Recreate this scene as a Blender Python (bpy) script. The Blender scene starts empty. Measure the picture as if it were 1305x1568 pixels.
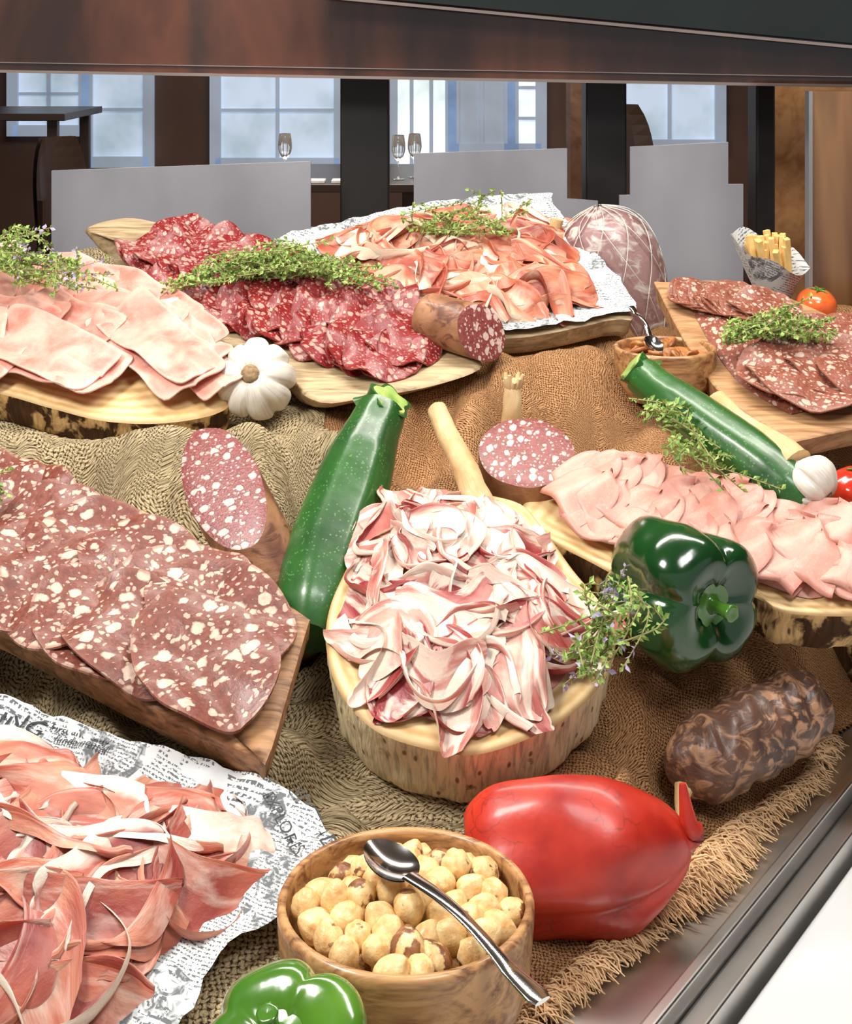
import bpy, math, random
import numpy as np
from mathutils import Vector, Matrix, noise
R=random.Random(7)
sin,cos,pi=math.sin,math.cos,math.pi
CZ=1.55
scene=bpy.context.scene
try:
    scene.view_settings.view_transform='Standard'
    scene.view_settings.look='None'
except Exception as e: print(e)

# ---------------------------------------------------------------- materials
class NT:
    def __init__(s,name,rough=.5,metal=0.,coat=0.,spec=.5,sss=0.):
        s.m=bpy.data.materials.new(name); s.m.use_nodes=True
        s.t=s.m.node_tree; s.b=s.t.nodes['Principled BSDF']
        s.b.inputs['Roughness'].default_value=rough; s.b.inputs['Metallic'].default_value=metal
        s.b.inputs['Coat Weight'].default_value=coat; s.b.inputs['Coat Roughness'].default_value=.15
        s.b.inputs['Specular IOR Level'].default_value=spec
        if sss:
            s.b.inputs['Subsurface Weight'].default_value=sss
            s.b.inputs['Subsurface Scale'].default_value=.005
    def n(s,typ,ins=None,**pr):
        nd=s.t.nodes.new('ShaderNode'+typ)
        for k,v in pr.items(): setattr(nd,k,v)
        for k,v in (ins or {}).items(): s.put(nd.inputs[k],v)
        return nd
    def put(s,sock,v):
        if isinstance(v,bpy.types.NodeSocket): s.t.links.new(v,sock)
        else:
            if isinstance(v,tuple) and len(v)==3 and sock.type=='RGBA': v=(*v,1)
            sock.default_value=v
    def m_(s,op,a,b=0.,c=None):
        d={0:a,1:b}
        if c is not None: d[2]=c
        return s.n('Math',d,operation=op).outputs[0]
    def mix(s,f,a,b,bt='MIX'):
        nd=s.n('Mix',data_type='RGBA',blend_type=bt)
        s.put(nd.inputs[0],f); s.put(nd.inputs[6],a); s.put(nd.inputs[7],b)
        return nd.outputs[2]
    def ramp(s,f,stops,interp='LINEAR'):
        nd=s.n('ValToRGB',{0:f}); cr=nd.color_ramp; cr.interpolation=interp
        while len(cr.elements)<len(stops): cr.elements.new(.5)
        for e,(p,c) in zip(cr.elements,stops):
            e.position=p; e.color=(*c,1) if isinstance(c,tuple) else (c,c,c,1)
        return nd.outputs[0]
    def noise(s,v,sc,det=3,dist=0.,rough=.55):
        return s.n('TexNoise',{'Vector':v,'Scale':sc,'Detail':det,'Distortion':dist,'Roughness':rough}).outputs
    def vor(s,v,sc,feature='F1',dim='3D',rnd=1.):
        return s.n('TexVoronoi',{'Vector':v,'Scale':sc,'Randomness':rnd},feature=feature,voronoi_dimensions=dim).outputs
    def uv(s): return s.n('TexCoord').outputs['UV']
    def ob(s): return s.n('TexCoord').outputs['Object']
    def at(s,name='a'): return s.n('Attribute',attribute_name=name).outputs['Fac']
    def mapp(s,v,sc=(1,1,1),rot=(0,0,0)): return s.n('Mapping',{'Vector':v,'Scale':sc,'Rotation':rot}).outputs[0]
    def bump(s,h,st=.5,d=.001):
        nd=s.n('Bump',{'Height':h,'Strength':st,'Distance':d}); s.t.links.new(nd.outputs[0],s.b.inputs['Normal'])
    def col(s,c): s.put(s.b.inputs['Base Color'],c); return s
    def vadd(s,a,b): return s.n('VectorMath',{0:a,1:b},operation='ADD').outputs[0]
    def vscale(s,a,k): 
        nd=s.n('VectorMath',{0:a},operation='SCALE'); s.put(nd.inputs['Scale'],k); return nd.outputs[0]

def M_plain(name,c,rough=.5,metal=0,var=.15,sc=20,**k):
    t=NT(name,rough,metal,**k); nz=t.noise(t.ob(),sc,4)[0]
    c2=tuple(max(0,x*(1-2*var)) for x in c)
    t.col(t.ramp(nz,[(.3,c2),(.7,c)])); return t.m

def M_burlap(name,light,mid,dark,bd):
    t=NT(name,.95,spec=.1); uv=t.uv()
    nz=t.noise(uv,.25,3)[1]
    uvd=t.vadd(uv,t.vscale(nz,2.0)); nz2=t.noise(uv,1.1,2)[1]; uvd=t.vadd(uvd,t.vscale(nz2,1.0))
    sp=t.n('SeparateXYZ',{0:uvd}).outputs
    u,v=sp[0],sp[1]
    ch=t.m_('MODULO',t.m_('ADD',t.m_('FLOOR',u),t.m_('FLOOR',v)),2.); ch=t.m_('ABSOLUTE',ch)
    hu=t.m_('ABSOLUTE',t.m_('SINE',t.m_('MULTIPLY',u,pi))); hv=t.m_('ABSOLUTE',t.m_('SINE',t.m_('MULTIPLY',v,pi)))
    inv=t.m_('SUBTRACT',1.,ch)
    a=t.m_('MULTIPLY',hu,t.m_('MULTIPLY_ADD',ch,.45,.55)); b=t.m_('MULTIPLY',hv,t.m_('MULTIPLY_ADD',inv,.45,.55))
    h=t.m_('MAXIMUM',a,b)
    fib=t.noise(uv,4.,5)[0]
    h2=t.m_('MULTIPLY_ADD',t.m_('SUBTRACT',fib,.5),1.1,h)
    c=t.ramp(h2,[(.34,dark),(.56,mid),(.90,light)])
    big=t.noise(uv,.08,3)[0]
    c=t.mix(t.ramp(big,[(.35,0.),(.7,.3)]),c,tuple(x*.8 for x in mid))
    t.col(c); t.bump(h2,1.,bd); return t.m

def M_salami(name,b1,b2,fat,sc,rim,thr=(.18,.42),small=.35,rough=.38,dist=.55,rs=.8,coat=.06):
    t=NT(name,rough,coat=coat,sss=.08); uv=t.mapp(t.uv(),(1,.8,1))
    d=t.vadd(uv,t.vscale(t.noise(uv,1.3*sc,4)[1],dist/sc))
    v=t.vor(d,sc,dim='2D'); rnd=t.n('SeparateXYZ',{0:v[1]}).outputs
    th=t.m_('MULTIPLY_ADD',t.m_('POWER',rnd[0],1.5),thr[1]-thr[0],thr[0])
    f=t.m_('MULTIPLY',t.m_('SUBTRACT',th,v[0]),10.); f=t.m_('MINIMUM',t.m_('MAXIMUM',f,0.),1.)
    v2=t.vor(d,sc*2.4,dim='2D'); r2=t.n('SeparateXYZ',{0:v2[1]}).outputs
    f2=t.m_('MULTIPLY',t.m_('SUBTRACT',t.m_('MULTIPLY',t.m_('POWER',r2[1],1.4),small),v2[0]),8.); f2=t.m_('MINIMUM',t.m_('MAXIMUM',f2,0.),.75)
    ft=t.m_('MAXIMUM',f,f2)
    base=t.ramp(t.noise(d,2.6*sc,6,rough=.7)[0],[(.3,b1),(.68,b2)])
    fatc=t.ramp(t.noise(uv,3*sc,3)[0],[(.3,tuple(x*.78 for x in fat)),(.6,fat)])
    c=t.mix(ft,base,fatc)
    c=t.mix(t.ramp(t.at(),[(.94,0.),(.975,rs)]),c,rim)
    t.col(c); t.bump(t.m_('ADD',t.noise(uv,4*sc,3)[0],ft),.6,.0008); return t.m

def M_pros(name,dark,mid,light,fat,edge=(.10,.2),streak=.5,rough=.45,bsc=.28,stops=(.36,.5,.64),s0=.5,sss=.3):
    t=NT(name,rough,coat=.06,sss=sss); uv=t.uv()
    mp=t.mapp(uv,(.25,.9,1)); n1=t.noise(mp,.75,5,.8)[0]; n2=t.noise(t.mapp(uv,(.4,.7,1)),bsc,3,.5)[0]
    base=t.ramp(n2,[(stops[0],dark),(stops[1],mid),(stops[2],light)])
    base=t.mix(t.ramp(t.noise(mp,1.8,4)[0],[(.35,.35),(.6,0.)]),base,dark)
    st=t.ramp(n1,[(s0,0.),(s0+.22*(1.2-streak),.9)])
    c=t.mix(t.m_('MULTIPLY',st,min(1.,streak*1.3)),base,fat)
    e=t.m_('ADD',t.at(),t.m_('MULTIPLY',t.m_('SUBTRACT',t.noise(t.mapp(uv,(.4,.8,1)),.6,3)[0],.5),.3))
    c=t.mix(t.ramp(e,[(edge[0],1.),(edge[1],0.)]),c,fat)
    t.col(c); t.bump(t.noise(t.mapp(uv,(.6,1.1,1)),1.5,5)[0],.55,.0017); return t.m

def M_wood(name,c1,c2,sc=1.,rough=.55,dirx=True,rot=0.,coat=0.):
    t=NT(name,rough,coat=coat); ob=t.ob()
    mp=t.mapp(ob,(6*sc,60*sc,60*sc) if dirx else (60*sc,6*sc,60*sc),(0,0,rot))
    n1=t.noise(mp,1.,5,1.2)[0]; n2=t.noise(mp,5.,3)[0]
    f=t.m_('MULTIPLY_ADD',n2,.25,t.m_('MULTIPLY',n1,.85))
    t.col(t.ramp(f,[(.40,c1),(.52,tuple((a+b)/2 for a,b in zip(c1,c2))),(.64,c2)])); t.bump(f,.3,.0006); return t.m

def M_logtop(name,c1,c2):
    t=NT(name,.6); r=t.at(); nz=t.noise(t.ob(),14,4)[0]
    rr=t.m_('MULTIPLY',t.m_('ADD',r,t.m_('MULTIPLY',nz,.12)),75.)
    w=t.m_('MULTIPLY_ADD',t.m_('SINE',rr),.25,.5); w=t.m_('ADD',w,t.m_('MULTIPLY',t.m_('SUBTRACT',t.noise(t.ob(),60,4)[0],.5),.9))
    c=t.ramp(w,[(.2,c1),(.75,c2)]); c=t.mix(t.ramp(r,[(.955,0.),(.99,.6)]),c,tuple(x*.55 for x in c1))
    t.col(c); return t.m

def M_bark(name,pale,dark,dk=.5):
    t=NT(name,.85,spec=.2); uv=t.uv()
    s1=t.noise(t.mapp(uv,(1.2,.16,1)),2.2,5,.4)[0]; s2=t.noise(t.mapp(uv,(.5,.35,1)),.8,4,.6)[0]
    pc=t.ramp(s1,[(.32,tuple(x*.55 for x in pale)),(.52,pale),(.75,tuple(min(1,x*1.1) for x in pale))])
    c=t.mix(t.ramp(s2,[(dk,0.),(dk+.07,1.)]),pc,t.ramp(s1,[(.3,tuple(x*.4 for x in dark)),(.7,dark)]))
    kn=t.vor(t.mapp(uv,(1,.5,1)),.55,dim='2D')[0]
    c=t.mix(t.ramp(kn,[(.05,.9),(.1,0.)]),c,dark)
    t.col(c); t.bump(t.m_('ADD',s1,s2),.8,.003); return t.m

def M_news(name):
    t=NT(name,.7,spec=.25); uv=t.uv(); sp=t.n('SeparateXYZ',{0:t.mapp(uv,(1,1,1),(0,0,.45))}).outputs
    u,v=sp[0],sp[1]
    def lines(rowh,wsc,th,seed):
        r=t.m_('MULTIPLY',v,1/rowh); fr=t.m_('FRACT',r); fl=t.m_('FLOOR',r)
        band=t.m_('MULTIPLY',t.m_('GREATER_THAN',fr,.3),t.m_('LESS_THAN',fr,.8))
        cv=t.n('CombineXYZ',{0:t.m_('MULTIPLY',u,wsc),1:t.m_('MULTIPLY_ADD',fl,3.7,seed),2:t.m_('MULTIPLY',t.m_('FLOOR',t.m_('MULTIPLY',fr,5.)),.45)}).outputs[0]
        w=t.m_('GREATER_THAN',t.noise(cv,1.,1)[0],th)
        return t.m_('MULTIPLY',band,w)
    small=lines(.26,7.,.5,1.); big=lines(.5,4.5,.5,9.)
    reg=t.n('TexVoronoi',{'Vector':uv,'Scale':.22,'Randomness':.8},distance='CHEBYCHEV',voronoi_dimensions='2D').outputs
    rc=t.n('SeparateXYZ',{0:reg[1]}).outputs
    isb=t.m_('GREATER_THAN',rc[0],.62); txt=t.m_('ADD',t.m_('MULTIPLY',isb,big),t.m_('MULTIPLY',t.m_('SUBTRACT',1.,isb),small))
    txt=t.m_('MULTIPLY',txt,t.m_('GREATER_THAN',t.noise(uv,.35,1)[0],.43))
    pic=t.m_('MULTIPLY',t.m_('GREATER_THAN',rc[1],.74),t.ramp(t.noise(uv,1.2,5,1.)[0],[(.45,0.),(.6,1.)]))
    ink=t.m_('MINIMUM',t.m_('MAXIMUM',txt,pic),1.)
    c=t.mix(t.m_('MULTIPLY',ink,.88),t.ramp(t.noise(uv,.4,3)[0],[(.3,(.58,.60,.60)),(.7,(.75,.76,.75))]),(.06,.07,.08))
    t.col(c); return t.m

def M_skin(name,c1,c2,speck=None,rough=.22,coat=.5,sc=14,streak=None,cracks=False,sss=0.):
    t=NT(name,rough,coat=coat,sss=sss); ob=t.ob()
    c=t.ramp(t.noise(ob,sc,4)[0],[(.32,c1),(.68,c2)])
    if speck:
        v=t.vor(ob,330)[0]; m=t.ramp(v,[(.16,.8),(.28,0.)]); m2=t.ramp(t.noise(ob,30,2)[0],[(.4,0.),(.55,1.)])
        c=t.mix(t.m_('MULTIPLY',m,m2),c,speck)
    if streak:
        s_=t.noise(t.mapp(t.uv(),(14,.6,1)),1.,3)[0]
        c=t.mix(t.ramp(s_,[(.52,0.),(.7,.7)]),c,streak)
    if cracks:
        v=t.vor(t.vadd(ob,t.vscale(t.noise(ob,60,3)[1],.02)),60,'DISTANCE_TO_EDGE')[0]
        msk=t.ramp(t.noise(ob,22,2)[0],[(.50,0.),(.58,1.)])
        k=t.m_('MULTIPLY',t.ramp(v,[(.006,1.),(.04,0.)]),msk); c=t.mix(t.m_('MULTIPLY',k,.5),c,(.16,.01,.005))
    t.col(c); t.bump(t.noise(ob,45,3)[0],.3,.002); return t.m

def M_casing(name,c1,c2,c3,sc=60,rough=.5,bd=.0012,k=(.52,.64)):
    t=NT(name,rough,coat=.15); ob=t.ob()
    n1=t.noise(t.mapp(ob,(1,1,1.6)),sc,5,1.5)[0]; n2=t.noise(ob,sc*.35,4,1.)[0]
    c=t.ramp(n2,[(.35,c1),(.62,c2)]); c=t.mix(t.ramp(n1,[(k[0],0.),(k[1],.9)]),c,c3)
    t.col(c); t.bump(n1,.8,bd); return t.m

def M_emit(name,c,st,alt=None):
    t=NT(name,.4); t.col(c)
    cc=t.ramp(t.noise(t.mapp(t.ob(),(2.2,2,2)),1.2,4)[0],[(.38,alt or tuple(x*.7 for x in c)),(.6,c)])
    t.put(t.b.inputs['Emission Color'],cc); t.b.inputs['Emission Strength'].default_value=st; return t.m

# ---------------------------------------------------------------- mesh helpers
class Buf:
    def __init__(s): s.V=[];s.F=[];s.U=[];s.A=[];s.M=[]
    def grid(s,P,uv=None,a=None,mi=0,closed=False):
        b=len(s.V); n=len(P); m=len(P[0])
        for i in range(n):
            for j in range(m):
                s.V.append(tuple(P[i][j])); s.U.append(uv[i][j] if uv else (j,i)); s.A.append(a[i][j] if a else 0.)
        for i in range(n-1):
            for j in range(m if closed else m-1):
                j2=(j+1)%m
                s.F.append((b+i*m+j,b+i*m+j2,b+(i+1)*m+j2,b+(i+1)*m+j)); s.M.append(mi)
    def poly(s,pts,mi=0,uv=None,a=0.):
        b=len(s.V)
        for k,p in enumerate(pts): s.V.append(tuple(p)); s.U.append(uv[k] if uv else (p[0]*100,p[1]*100)); s.A.append(a)
        s.F.append(tuple(range(b,b+len(pts)))); s.M.append(mi)
    def box(s,lo,hi,mi=0,M=None,taper=1.):
        x0,y0,z0=lo;x1,y1,z1=hi
        c=[Vector((x,y,z)) for z in(z0,z1) for y in(y0,y1) for x in(x0,x1)]
        if M is not None: c=[M@v for v in c]
        for f in((0,2,3,1),(4,5,7,6),(0,1,5,4),(2,6,7,3),(0,4,6,2),(1,3,7,5)): s.poly([c[i] for i in f],mi)
    def obj(s,name,mats,smooth=True,bevel=0.,angle=None,parent=None):
        me=bpy.data.meshes.new(name); me.from_pydata(s.V,[],s.F)
        li=np.empty(len(me.loops),dtype=np.int32); me.loops.foreach_get('vertex_index',li)
        uvl=me.uv_layers.new(name='UVMap'); ua=np.array(s.U,dtype=np.float32)[li]; uvl.data.foreach_set('uv',ua.ravel())
        at=me.attributes.new('a','FLOAT','POINT'); at.data.foreach_set('value',np.array(s.A,dtype=np.float32))
        for m in (mats if isinstance(mats,(list,tuple)) else [mats]): me.materials.append(m)
        me.polygons.foreach_set('material_index',np.array(s.M,dtype=np.int32))
        me.polygons.foreach_set('use_smooth',np.full(len(me.polygons),smooth))
        me.validate(); me.update()
        o=bpy.data.objects.new(name,me); scene.collection.objects.link(o)
        if bevel:
            w=o.modifiers.new('w','WELD'); w.merge_threshold=.0001
            b=o.modifiers.new('b','BEVEL'); b.width=bevel; b.segments=3
        if parent: o.parent=parent
        return o

class Fr:
    def __init__(s,O,sl):
        s.O=Vector(O); s.s=sl; s.n=Vector((0,-sl,1)).normalized(); s.ex=Vector((1,0,0)); s.ey=s.n.cross(s.ex)
    def __call__(s,x,y,z=0.): return s.O+s.ex*x+s.ey*y+s.n*z
FH=Fr((-.304,1.384,1.236),.35); FP=Fr((-.136,1.487,1.267),.3); FC=Fr((.048,1.576,1.293),.35)
FB=Fr((-.198,1.033,1.133),.4); FL=Fr((.031,1.020,1.133),.45); FM=Fr((.218,1.120,1.158),.35)
FG=Fr((.333,1.384,1.236),.35); FN=Fr((-.171,.890,1.048),.33)
def mm(st):
    v=[float(q)/1000 for q in st.replace(',',' ').split()]; return [(v[i],v[i+1]) for i in range(0,len(v),2)]
P_ham=mm('-147,-34 -95,-45 -40,-69 13,-89 66,-92 112,-77 123,-50 101,0 64,73 -11,154 -109,212 -210,212 -230,100 -200,0')
P_pad=mm('-214,124 -203,91 -138,14 -58,-68 4,-126 22,-155 45,-169 80,-159 135,-141 182,-113 189,-88 162,-28 71,75 -53,176 -133,209 -165,222 -195,240 -225,250 -256,236 -268,215 -250,200 -225,190 -214,165')
P_padm=mm('-213,150 -185,195 -108,195 -27,141 40,116 82,59 135,-14 172,-94 129,-113 54,-129 15,-107 -26,-68 -103,14 -161,67')
P_pro=mm('93,190 109,145 171,-71 146,-93 35,-130 -56,-97 -214,61 -149,110 -50,162')
P_big=mm('-138,6 -105,-9 0,-70 79,-113 92,-118 97,-114 112,-10 113,0 106,9 23,66 -158,183 -300,250 -330,120')
P_log=mm('-91,56 -101,18 -101,-17 -89,-56 -62,-87 -19,-102 9,-102 53,-82 87,-50 103,-11 99,18 79,56 58,103 39,129 -16,140 -68,125')
P_mor=mm('-143,39 -141,23 -98,-15 -48,-51 23,-58 43,-75 92,-79 120,-72 156,-22 150,10 103,35 40,75 -23,105 -102,105')
P_rsa=mm('-85,147 -60,-34 -9,-117 -2,-119 50,-102 111,-87 145,0 28,154 -74,168')
P_pap=mm('-126,115 -36,78 64,45 105,12 117,-19 101,-41 79,-58 52,-79 42,-113 16,-135 -70,-140 -150,-100 -200,20 -170,118')

def catm(P,n,closed=True):
    k=len(P); out=[]
    P=[Vector(p) for p in P]
    segs=k if closed else k-1
    L=[(P[(i+1)%k]-P[i]).length for i in range(segs)]; T=sum(L)
    for q in range(n):
        d=T*q/(n if closed else n-1); i=0
        while i<segs-1 and d>L[i]: d-=L[i]; i+=1
        t=min(1,d/max(L[i],1e-9))
        g=lambda j:P[j%k] if closed else P[max(0,min(k-1,j))]
        a,b,c,e=g(i-1),g(i),g(i+1),g(i+2)
        out.append(.5*((2*b)+(c-a)*t+(2*a-5*b+4*c-e)*t*t+(3*b-a-3*c+e)*t**3))
    return out
def nz(x,y,z=0.): return noise.noise(Vector((x,y,z)))
def inpoly(x,y,P):
    r=False; j=len(P)-1
    for i in range(len(P)):
        if (P[i][1]>y)!=(P[j][1]>y) and x<(P[j][0]-P[i][0])*(y-P[i][1])/(P[j][1]-P[i][1])+P[i][0]: r=not r
        j=i
    return r
def pdist(x,y,P):
    d=9
    for i in range(len(P)):
        a=P[i];b=P[(i+1)%len(P)]; ex,ey=b[0]-a[0],b[1]-a[1]; t=max(0,min(1,((x-a[0])*ex+(y-a[1])*ey)/(ex*ex+ey*ey+1e-12)))
        d=min(d,math.hypot(x-a[0]-t*ex,y-a[1]-t*ey))
    return d
def randin(P):
    xs=[p[0] for p in P]; ys=[p[1] for p in P]
    while 1:
        x,y=R.uniform(min(xs),max(xs)),R.uniform(min(ys),max(ys))
        if inpoly(x,y,P): return x,y

def slab(name,F,P,th,mats,n=120,rough=.0015,bot=.97,bev=.002,seed=0):
    o=catm(P,n); c=sum(o,Vector((0,0)))/n; b=Buf()
    rs=[0,.1,.25,.4,.55,.7,.82,.92,.97,.99,1.]
    P3=[];A=[];U=[]
    for r in rs:
        z=0 if r<.985 else (-bev*.3 if r<1 else -bev)
        row=[]
        for q in o:
            p=c+(q-c)*r; row.append(F(p.x,p.y,z))
        P3.append(row); A.append([r]*n); U.append([((c+(q-c)*r).x*100,(c+(q-c)*r).y*100) for q in o])
    b.grid(P3,U,A,0,True)
    S=[];US=[]
    arc=[0]
    for i in range(n): arc.append(arc[-1]+(o[(i+1)%n]-o[i]).length*100)
    ks=8
    for k in range(ks+1):
        f=k/ks; z=-bev-(th-bev)*f; row=[];ur=[]
        for i,q in enumerate(o):
            d=(q-c).normalized(); s_=1+(bot-1)*f
            w=rough*(nz(arc[i]*.5,f*1.2,seed)*1.5+nz(arc[i]*2,f*3,seed+3))*(0 if k==0 else 1)
            if k==ks: w-=.002
            p=c+(q-c)*s_+d*w; row.append(F(p.x,p.y,z)); ur.append((arc[i],z*100))
        S.append(row);US.append(ur)
    b.grid(S,US,[[1.]*n]*(ks+1),1,True)
    b.poly([S[-1][i] for i in range(n-1,-1,-1)],1)
    return b.obj(name,mats)

def disc(b,F,cx,cy,rx,ry,rot,z0,tax=0,tdir=0,th=.0013,wav=.0015,k=3,nr=7,na=40,mi=0,uo=None,shape=None,fl=0.,wob_=1.):
    uo=uo or (R.uniform(0,90),R.uniform(0,90)); ph=R.uniform(0,6.28); sd=R.uniform(0,99)
    ur=R.uniform(0,6.28)
    for lay in(0,1):
        P=[];U=[];A=[]
        rr=[0,.2,.4,.6,.78,.9,.965,1.]
        for ir,r in enumerate(rr):
            row=[];u_=[]
            for j in range(na):
                t=2*pi*j/na; wob=1+wob_*(.05*sin(2*t+ph)+.03*sin(3*t+ph*2))
                if shape: wob*=shape(t)
                x=rx*r*cos(t)*wob; y=ry*r*sin(t)*wob
                X=cx+x*cos(rot)-y*sin(rot); Y=cy+x*sin(rot)+y*cos(rot)
                z=z0+tax*((X-cx)*cos(tdir)+(Y-cy)*sin(tdir))+wav*r*r*sin(k*t+ph)+wav*1.6*nz(X*30+sd,Y*30)+wav*r**4*1.2*nz(t*1.5+sd,2.)
                z=max(z,.0012)
                row.append(F(X,Y,z-(th if lay else 0))); u_.append(((x*cos(ur)-y*sin(ur))*100+uo[0],(x*sin(ur)+y*cos(ur))*100+uo[1]))
            P.append(row);U.append(u_);A.append([r]*na)
        if lay: 
            P=P[::-1];U=U[::-1];A=A[::-1]
            b.grid([top_last,P[0]],[Ul,U[0]],[[1.]*na]*2,mi,True)
        else: top_last=P[-1]; Ul=U[-1]
        b.grid(P,U,A,mi,True)

class HM:
    """height map of a growing pile, in board-local coordinates"""
    def __init__(s,P,h0,cap,edge=.03,step=.004):
        s.s=step; xs=[p[0] for p in P]; ys=[p[1] for p in P]; s.x0=min(xs)-.08; s.y0=min(ys)-.08
        s.nx=int((max(xs)+.08-s.x0)/step)+2; s.ny=int((max(ys)+.08-s.y0)/step)+2
        s.Z=np.zeros((s.ny,s.nx)); s.C=np.zeros((s.ny,s.nx))
        for i in range(s.ny):
            for j in range(s.nx):
                x=s.x0+j*step; y=s.y0+i*step
                d=pdist(x,y,P) if inpoly(x,y,P) else 0
                f=min(1,d/edge); f=f*(2-f); s.Z[i,j]=h0*f; s.C[i,j]=.003+cap*f
        s.B=s.Z.copy()
    def blur(s,n=2):
        z=s.Z
        for _ in range(n):
            p=np.pad(z,1,mode='edge'); z=(p[:-2,1:-1]+p[2:,1:-1]+p[1:-1,:-2]+p[1:-1,2:]+p[1:-1,1:-1]*1.)/5
        s.B=np.minimum(z,s.C)
    def get(s,x,y):
        u=min(max((x-s.x0)/s.s,0),s.nx-2.001); v=min(max((y-s.y0)/s.s,0),s.ny-2.001); i=int(v);j=int(u);a=u-j;b=v-i
        B=s.B; return (B[i,j]*(1-a)+B[i,j+1]*a)*(1-b)+(B[i+1,j]*(1-a)+B[i+1,j+1]*a)*b
    def put(s,x,y,z):
        j=int((x-s.x0)/s.s+.5); i=int((y-s.y0)/s.s+.5)
        if 0<=i<s.ny and 0<=j<s.nx and z>s.Z[i,j]: s.Z[i,j]=z

def sheet(b,F,hm,cx,cy,ang,L,W,A,nf,ov=1.15,bend=0.,nu=26,nv=46,mi=0,lift=.0012):
    """soft slice draped on the pile below, with S-folds (pleats) across its width"""
    uo=(R.uniform(0,90),R.uniform(0,90)); ph=R.uniform(0,6.28); tw=R.uniform(-1.3,1.3); sd=R.uniform(0,99)
    flip=R.random()<.5; q=ov*W/(2*pi*nf); gat=R.uniform(-.5,.5)
    P=[];U=[];AA=[];acc=[]
    for i in range(nu+1):
        u=i/nu; row=[];ur=[];ar=[]; e=abs(2*u-1)
        wv=math.sqrt(max(0,1-e**6)); wv=max(wv,.55)*(1+gat*(u-.5)*1.2)
        for j in range(nv+1):
            t=j/nv; an=2*pi*nf*(t+.08*nz(t*1.6+sd,u*1.2+sd))+ph+u*tw
            yy=wv*(W*(t-.5)+q*sin(an))+.003*nz(u*2.5+sd,t*2)
            am=A*(.7+.35*nz(u*1.2+sd,t*1.2+sd)*2)*(1-.45*e**3)
            zz=am*(1-cos(an+.7))/2+.0018*nz(u*3+sd,t*4)
            xx=L*(u-.5)*(1-.16*abs(2*t-1)**3)+.005*nz(t*1.5+sd,7.1)*(1 if u>.5 else -1)*e**2
            yr=yy+bend*L*(u-.5)**2
            X=cx+xx*cos(ang)-yr*sin(ang); Y=cy+xx*sin(ang)+yr*cos(ang)
            z=max(.001,hm.get(X,Y)+lift+zz); acc.append((X,Y,z))
            row.append(F(X,Y,z)); ur.append((u*L*100+uo[0],t*W*1.6*100+uo[1])); ar.append(1-t if flip else t)
        P.append(row);U.append(ur);AA.append(ar)
    for a in acc: hm.put(a[0],a[1],a[2]*.82)
    b.grid(P,U,AA,mi)

def fold(b,F,cx,cy,z,ang,Rx,Ry,r,tilt,mi=0,n=26,m=18,wave=.003):
    uo=(R.uniform(0,90),R.uniform(0,90)); ph=R.uniform(0,6.28); ts=R.uniform(-.3,.3)
    P=[];U=[];A=[]
    for i in range(n+1):
        p=-1+2*i/n; s_=p*Rx; row=[];ur=[];ar=[]
        hw=math.sqrt(max(0,1-min(1,abs(p))**4.5))
        for j in range(m+1):
            q=-1+2*j/m; y=q*Ry*hw
            if abs(s_)<pi*r/2: a=s_/r; x=r*(1-cos(a)); zz=r*sin(a)
            else: x=r+abs(s_)-pi*r/2; zz=r*(1 if s_>0 else -1)
            zz=zz*(1+.3*sin(q*2+ph)); zz+=wave*sin(q*3.2+ph+p*1.5)+x*tilt*(1+ts*q)-(y*y)*4
            x+=(.003*sin(q*2.3+ph))+(q*q)*.003
            x2=x*cos(ang)-y*sin(ang); y2=x*sin(ang)+y*cos(ang)
            row.append(F(cx+x2,cy+y2,max(.001,z+zz))); ur.append((s_*100+uo[0],y*100+uo[1])); ar.append(max(abs(p),abs(q)))
        P.append(row);U.append(ur);A.append(ar)
    b.grid(P,U,A,mi)

def mound(b,F,P,H,n=60,mi=0,inset=.9,z=.001):
    o=catm(P,n); c=sum(o,Vector((0,0)))/n; G=[];U=[];A=[]
    for r in [0,.15,.3,.45,.6,.75,.88,.96,1.]:
        row=[];ur=[]
        for q in o:
            p=c+(q-c)*r*inset; h=H*(1-r**4)+.004*nz(p.x*60,p.y*60)*(1-r)
            row.append(F(p.x,p.y,z+h)); ur.append((p.x*100,p.y*100))
        G.append(row);U.append(ur);A.append([.5]*n)
    b.grid(G,U,A,mi,True)

def tube(b,path,rad,ns=20,np_=40,mi=0,lob=0,ld=0.,cap0=True,cap1=True,ell=1.,mc=None,up=Vector((0,0,1)),nzs=0.):
    C=catm([Vector(p) for p in path],np_,False) if len(path)>2 else [Vector(path[0]).lerp(Vector(path[1]),i/(np_-1)) for i in range(np_)]
    rr=[float(np.interp(i/(np_-1),np.linspace(0,1,len(rad)),rad)) for i in range(np_)]
    P=[];U=[];A=[]; d=0
    for i in range(np_):
        t=(C[min(i+1,np_-1)]-C[max(i-1,0)]).normalized(); x=t.cross(up)
        if x.length<.05: x=t.cross(Vector((1,0,0)))
        x.normalize(); y=x.cross(t)
        if i: d+=(C[i]-C[i-1]).length
        row=[];ur=[]
        for j in range(ns):
            a=2*pi*j/ns; r=rr[i]*(1+(ld*cos(lob*a) if lob else 0))*(1+nzs*nz(cos(a)*1.5+i*.2,sin(a)*1.5,i*.15))
            row.append(C[i]+x*(r*cos(a)*ell)+y*(r*sin(a))); ur.append((a/(2*pi)*6,d*100))
        P.append(row);U.append(ur);A.append([i/(np_-1)]*ns)
    b.grid(P,U,A,mi,True)
    mc=mi if mc is None else mc
    if cap0: b.poly([P[0][j] for j in range(ns-1,-1,-1)],mc,a=0)
    if cap1: b.poly(P[-1],mc,a=1)
    return P

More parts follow.
